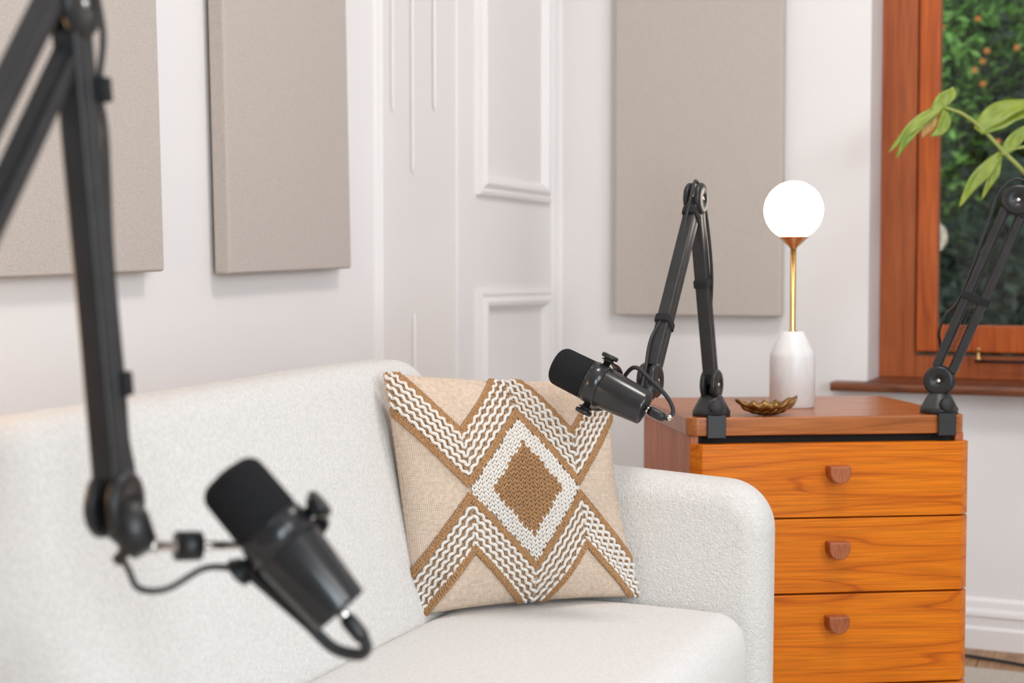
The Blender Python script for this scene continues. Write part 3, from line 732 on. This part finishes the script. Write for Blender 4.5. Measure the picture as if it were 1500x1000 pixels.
cab2 = [P2 + V((-.02, -.05, -.012)), P2 + fside * .026 - dn * .03 - N2 * .008, P2 - dn * .09 + fside * .024 - N2 * .012, P2 - dn * .15 + fside * .016, P1 + dn * .20 + fside * .014, P1 + dn * .07 + fside * .018 - N2 * .004, P1 + V((0, 0, .012)) + fside * .030, P1 + V((0, 0, .034)) - fside * .004, P1 - fside * .030 + V((0, 0, .002)) + N2 * .008, P1 - ld_ * .06 - fside * .026 + N2 * .014, P0 + ld_ * .22 - fside * .014 + N2 * .016, P0 + ld_ * .12 - fside * .020 + N2 * .002, P0 + ld_ * .045 - fside * .028, P0 - fside * .040 - V((0, 0, .045))]
mic_arm('black boom arm clamped to chest of drawers next to leaf dish', P0, P1, P2, N2, DH, cd, .016, .016, cab2, [(P1, P2, .10, .018), (P1, P2, .70, .018), (P1, P0, .44, .018)], q2)
microphone('black broadcast microphone with foam windscreen in front of the beige pillow', m2_tip, m2_rear, atY(903, 524, 2.36) - atY(870, 600, 2.36), (0, 1, 0), q2, V((.35, .3, .9)))

# --- right arm, clamped near the right end of the same edge
kx = (1362 - 750) / F; sx = (kx * pf.y - pf.x) / (rd.x - kx * rd.y); B3 = pf + rd * sx
N3 = V((-.40, -.917, 0)).normalized(); h3 = V((.917, -.40, 0)).normalized()
Q0 = V((B3.x + .012, B3.y, atY(1380, 557, B3.y).z)); Q0 = V((atY(1376, 557, B3.y).x, B3.y, Q0.z))
Q1 = inplane(Q0, h3, 1490, 293); Q2 = Q1 + h3 * .27 - V((0, 0, .325))
ld3 = (Q1 - Q0).normalized(); x3 = N3.cross(ld3)
lft = x3 if x3.x < 0 else -x3
cab3 = [Q2 + V((.0, -.03, 0)), Q2 + (Q1 - Q2) * .3 + V((.0, 0, .030)), Q2 + (Q1 - Q2) * .75 + V((.0, 0, .034)), Q1 + V((.01, 0, .038)), Q1 + lft * .036 + V((0, 0, .008)), Q1 - ld3 * .06 + lft * .036, Q0 + ld3 * .24 + lft * .030, Q0 + ld3 * .165 + lft * .028, Q0 + ld3 * .13 + lft * .040, Q0 + ld3 * .09 + lft * .040 - N3 * .01, Q0 + ld3 * .06 + lft * .026 - N3 * .02, Q0 - N3 * .04 - V((0, 0, .04))]
q3 = Q2 + V((.01, -.03, -.03))
mic_arm('black boom arm clamped to chest of drawers in front of the window', Q0, Q1, Q2, N3, DH, cd, .034, .026, cab3, [(Q0, Q1, .46, .036)], q3)
microphone('black broadcast microphone on the arm in front of the window', q3 + V((.10, -.10, .03)), q3 + V((.005, -.20, -.06)), V((.3, 0, 1)), (0, 1, 0), q3, V((.3, .3, .9)))

# --- foreground arm, on a side table beyond the sofa's near end
N1 = V((.98, -.2, 0)).normalized(); h1 = V((-.2, -.98, 0)).normalized()
G1 = atY(102, 6, 1.25); G2 = inplane(G1, h1, 168, 738); G2 = atY(168, 738, 1.262)
G0 = G1 + h1 * (.40 * math.cos(math.radians(50))) - V((0, 0, .40 * math.sin(math.radians(50))))
TBH = G0.z - .074
q1 = atY(213, 806, 1.25)
ldn = (G2 - G1).normalized()
fs1 = V((.98, .2, 0))
cab1 = [atY(345, 832, 1.30), atY(300, 832, 1.275), atY(245, 862, 1.25), atY(205, 862, 1.25), atY(190, 838, 1.25), atY(178, 800, 1.275), atY(196, 720, 1.30), atY(185, 640, 1.295), atY(180, 570, 1.285), atY(163, 380, 1.285), atY(155, 200, 1.285), atY(145, 130, 1.285), atY(150, 40, 1.29), atY(120, -45, 1.28), G1 + (G0 - G1) * .12 - N1 * .020, G0 + (G1 - G0) * .5 - N1 * .018, G0 - N1 * .020, G0 + V((-.05, .02, -.06))]
c1 = R_ * 1.0
mic_arm('tall black boom arm hanging in front of the white sofa back', G0, G1, G2, N1, TBH, c1, .050, .018, cab1, [], q1, clips=[(atY(146, 132, 1.268), ldn), (atY(177, 562, 1.272), ldn)])
m1_tip = atY(327, 690, 1.287); m1_rear = atY(499, 895, 1.277)
microphone('black broadcast microphone with foam windscreen in front of the sofa seat', m1_tip, m1_rear, atY(455, 747, 1.28) - atY(318, 812, 1.28), (0, 1, 0), atY(232, 800, 1.262), V((-.8, .2, -.35)), hug=.8, tail=.0058, nut=(.72, .88), nr=.0140)
# side table carrying the near arm
tb = G0.copy(); tl = RINV @ V((tb.x, tb.y, 0))
table = empty('side_table', mw=ROOM @ Matrix.Translation((tl.x, tl.y, 0))); tag(table, 'tall wooden side table at the end of the sofa under the boom arm', 'table')
tx1 = .0365; tx0 = -.42; ty0, ty1 = -.40, .042
MB().box(tx0, tx1, ty0, ty1, TBH - .034, TBH).build('tabletop', M['teak_top'], table, bevel=.003, seg=2)
for lx in (tx0 + .02, tx1 - .05):
    for ly in (ty0 + .02, ty1 - .05): MB().box(lx, lx + .03, ly, ly + .03, .0125, TBH - .034).build('leg', M['teak_side'], table, bevel=.002, seg=1)

# ------------------------------------------------------------------ houseplant on the sill
pp = RINV @ atY(1470, 230, 3.55)
potd = d_at(1660) ; pl_loc = ROOM @ V((potd, .04, SILL_H))
plant = empty('potted_philodendron', loc=pl_loc); tag(plant, 'leafy green houseplant with lobed leaves in front of the window', 'plant')
PLB = V(pl_loc)
MB().lathe([(0, 0), (.055, 0), (.060, .006), (.078, .125), (.080, .135), (.074, .137), (.070, .122), (0, .120)], None, 36).build('pot', M['pot'], plant)
MB().lathe([(0, .121), (.0705, .123), (0, .128)], None, 24).build('soil', M['soil'], plant)
YP = PLB.y
def lf(px, py, dY=0): return atY(px, py, 3.50 + dY) - PLB
def stem(pts, r0, r1):
    sp = spline(pts, 8); MB().tube(sp, [r0 + (r1 - r0) * i / (len(sp) - 1) for i in range(len(sp))], 8).build('stem', M['stem'], plant)
def lobes(name, mat, lst, up=V((0, -.6, .8))):
    """leaf of several lobes: each (list of centre points, max width)"""
    mb = MB()
    for pts, wd in lst:
        sp = spline(pts, 7); n = len(sp); vs = []; fs = []
        for i, p in enumerate(sp):
            f = i / (n - 1); t = (sp[min(i + 1, n - 1)] - sp[max(i - 1, 0)]).normalized(); u = (up - t * up.dot(t)).normalized(); sd = t.cross(u)
            ww = wd * max(.04, math.sin(math.pi * min(1, .12 + f * .88)) ** .7)
            for j in range(-2, 3): vs.append(p + sd * (ww * j / 4) + u * (abs(j) * ww * .07) + u * (.003 * math.sin(f * 9 + j)))
        for i in range(n - 1):
            for j in range(4): a = i * 5 + j; fs.append((a, a + 1, a + 6, a + 5))
        mb.add(vs, fs, True)
    o = mb.build(name, mat, plant, fix=False); s = o.modifiers.new('solid', 'SOLIDIFY'); s.thickness = .0012; return o
stem([V((0, 0, .12)), lf(1600, 420, .1), lf(1560, 320, .05), lf(1500, 252), lf(1470, 222), lf(1440, 190), lf(1412, 168), lf(1383, 157)], .007, .0042)
UPV = V((.25, -.85, .45))
lobes('leaf', M['leaf'], [([lf(1383, 157), lf(1360, 168), lf(1332, 190), lf(1301, 224)], .026), ([lf(1375, 162), lf(1350, 178), lf(1328, 204), lf(1313, 231)], .024), ([lf(1366, 168), lf(1378, 150), lf(1392, 138), lf(1397, 127)], .034), ([lf(1384, 160), lf(1384, 175), lf(1378, 190), lf(1362, 200)], .030)], UPV)
lobes('leaf', M['leaf_brown'], [([lf(1372, 166, .004), lf(1364, 178, .004), lf(1356, 190, .004), lf(1350, 202, .004)], .028)], UPV)
lobes('leaf', M['leaf'], [([lf(1432, 192), lf(1452, 172), lf(1480, 158), lf(1525, 148)], .050), ([lf(1434, 193), lf(1460, 180), lf(1490, 168), lf(1530, 168)], .040)], UPV)
lobes('leaf', M['leaf'], [([lf(1466, 226), lf(1446, 246), lf(1424, 270), lf(1405, 303)], .034), ([lf(1466, 230), lf(1458, 250), lf(1449, 268), lf(1438, 292)], .022), ([lf(1467, 226), lf(1480, 212), lf(1495, 196), lf(1512, 180)], .034)], UPV)
stem([lf(1466, 226), lf(1485, 218), lf(1510, 217), lf(1560, 235), lf(1600, 330, .08), V((.01, 0, .12))], .0035, .006)
lobes('leaf', M['leaf'], [([lf(1560, 320, .05), lf(1580, 270), lf(1610, 240), lf(1650, 230)], .05), ([lf(1560, 320, .05), lf(1550, 280), lf(1560, 240), lf(1580, 200)], .05)], UPV)

# ------------------------------------------------------------------ rug and floor cable
rg = atH(1463, 987, 0); rl = RINV @ rg
rug = MB().box(LW + .25, 3.2, -5.0, rl.y, 0.0005, .012).build('rug', M['rug'], None, bevel=.005, seg=2, mw=ROOM); tag(rug, 'beige rug on the wooden floor beside chest of drawers', 'rug')
c0 = atH(1380, 955, .005); c1_ = atH(1500, 974, .005); dc = c1_ - c0
cb = MB().tube(spline([c0 - dc * 1.2 + V((0, .05, 0)), c0, c0 + dc * .4 + V((0, .008, 0)), c1_, c1_ + dc * .8 + V((0, -.05, 0))], 8), .0042, 8).build('floor_cable', M['rubber']); tag(cb, 'black cable lying on the wooden floor along the baseboard', 'cable')

# ------------------------------------------------------------------ garden beyond the window
gm = MB().box(-3, 6, .5, 9, -.6, -.4); room(gm, 'ground', M['soil'])
def leafmat(name, a, b_): return noisy(name, a, b_, 4.0, .5)
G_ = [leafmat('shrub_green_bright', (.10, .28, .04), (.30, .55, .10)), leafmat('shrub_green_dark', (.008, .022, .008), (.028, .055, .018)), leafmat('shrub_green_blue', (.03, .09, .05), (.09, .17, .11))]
M['bark'] = noisy('grey_bark', (.05, .04, .032), (.12, .10, .085), 20, .9, .5, .01)
M['petal'] = newmat('orange_petal', (.75, .25, .03), .5)[0]
def shrub(label, x, y, z0, z1, rad, n, mat, sz, flowers=(), seed=0):
    rnd = random.Random(seed); root = empty('garden_shrub', mw=ROOM @ Matrix.Translation((x, y, -.4))); tag(root, label, 'shrub')
    mb = MB()
    for i in range(n):
        for _ in range(20):
            p = V((rnd.uniform(-1, 1), rnd.uniform(-1, 1), rnd.uniform(-1, 1)))
            if p.length < 1 and p.length > .35: break
        c = V((p.x * rad, p.y * rad * .7, (z0 + z1) / 2 + .4 + p.z * (z1 - z0) / 2))
        d = V((rnd.uniform(-1, 1), rnd.uniform(-1, .4), rnd.uniform(-.8, .6))).normalized(); L = sz * rnd.uniform(.6, 1.5); s_ = d.orthogonal().normalized(); s_.rotate(Quaternion(d, rnd.uniform(0, 6.28)))
        wv = L * .2; u = d.cross(s_)
        mb.add([c, c + d * L * .45 + s_ * wv - u * wv * .3, c + d * L, c + d * L * .45 - s_ * wv - u * wv * .3], [(0, 1, 2), (0, 2, 3)])
    fo = mb.build('foliage', mat, root, fix=False); fo['kind'] = 'stuff'
    tk = MB()
    for i in range(6):
        a = rnd.uniform(0, 6.28); tk.tube([(0, 0, 0), (.1 * math.cos(a), .1 * math.sin(a), (z0 + .4) * .6 + .2), (rad * .6 * math.cos(a), rad * .5 * math.sin(a), (z0 + z1) / 2 + .4)], [.03, .02, .006], 7)
    tk.build('trunk', M['bark'], root)
    inv = (ROOM @ Matrix.Translation((x, y, -.4))).inverted()
    for (px, py, Y) in flowers:
        c = inv @ atY(px, py, Y); f = MB()
        for i in range(6):
            a = i * 1.047; f.blob(c + V((.004 * math.cos(a), -.002, .004 * math.sin(a))), V((math.cos(a), -.3, math.sin(a))), .018, .005)
        f.build('flower', M['petal'], root, fix=False)
    return root
def gpos(px, Y): 
    p = RINV @ V(((px - 750) / F * Y, Y, 0)); return p.x, p.y
x, y = gpos(1378, 6.0); shrub('bright green leafy shrub with orange flowers outside the window', x, y, 1.10, 2.7, .50, 6500, G_[0], .050, [(1433, 28, 5.3), (1446, 75, 5.35), (1440, 90, 5.4), (1490, 70, 5.3), (1380, 40, 5.4), (1462, 208, 5.3), (1440, 123, 5.35), (1428, 103, 5.4)], 1)
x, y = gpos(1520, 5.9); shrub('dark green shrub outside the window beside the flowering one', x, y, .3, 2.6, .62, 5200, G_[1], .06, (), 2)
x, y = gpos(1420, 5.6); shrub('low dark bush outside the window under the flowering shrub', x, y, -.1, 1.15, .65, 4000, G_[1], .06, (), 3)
x, y = gpos(1560, 5.9); shrub('blue green shrub outside the window next to the low bush', x, y, .2, 2.0, .6, 2600, G_[2], .10, (), 4)
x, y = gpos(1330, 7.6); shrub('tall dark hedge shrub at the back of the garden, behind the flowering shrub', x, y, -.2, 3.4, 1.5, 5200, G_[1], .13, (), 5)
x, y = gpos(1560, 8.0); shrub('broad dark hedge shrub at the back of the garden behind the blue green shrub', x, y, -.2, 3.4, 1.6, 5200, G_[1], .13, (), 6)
gw = MB().box(-3, 6, 6.0, 6.15, -.4, 3.6); tag(gw.build('garden_fence', M['bark'], None, mw=ROOM), 'dark weathered garden fence behind the shrubs', 'fence')
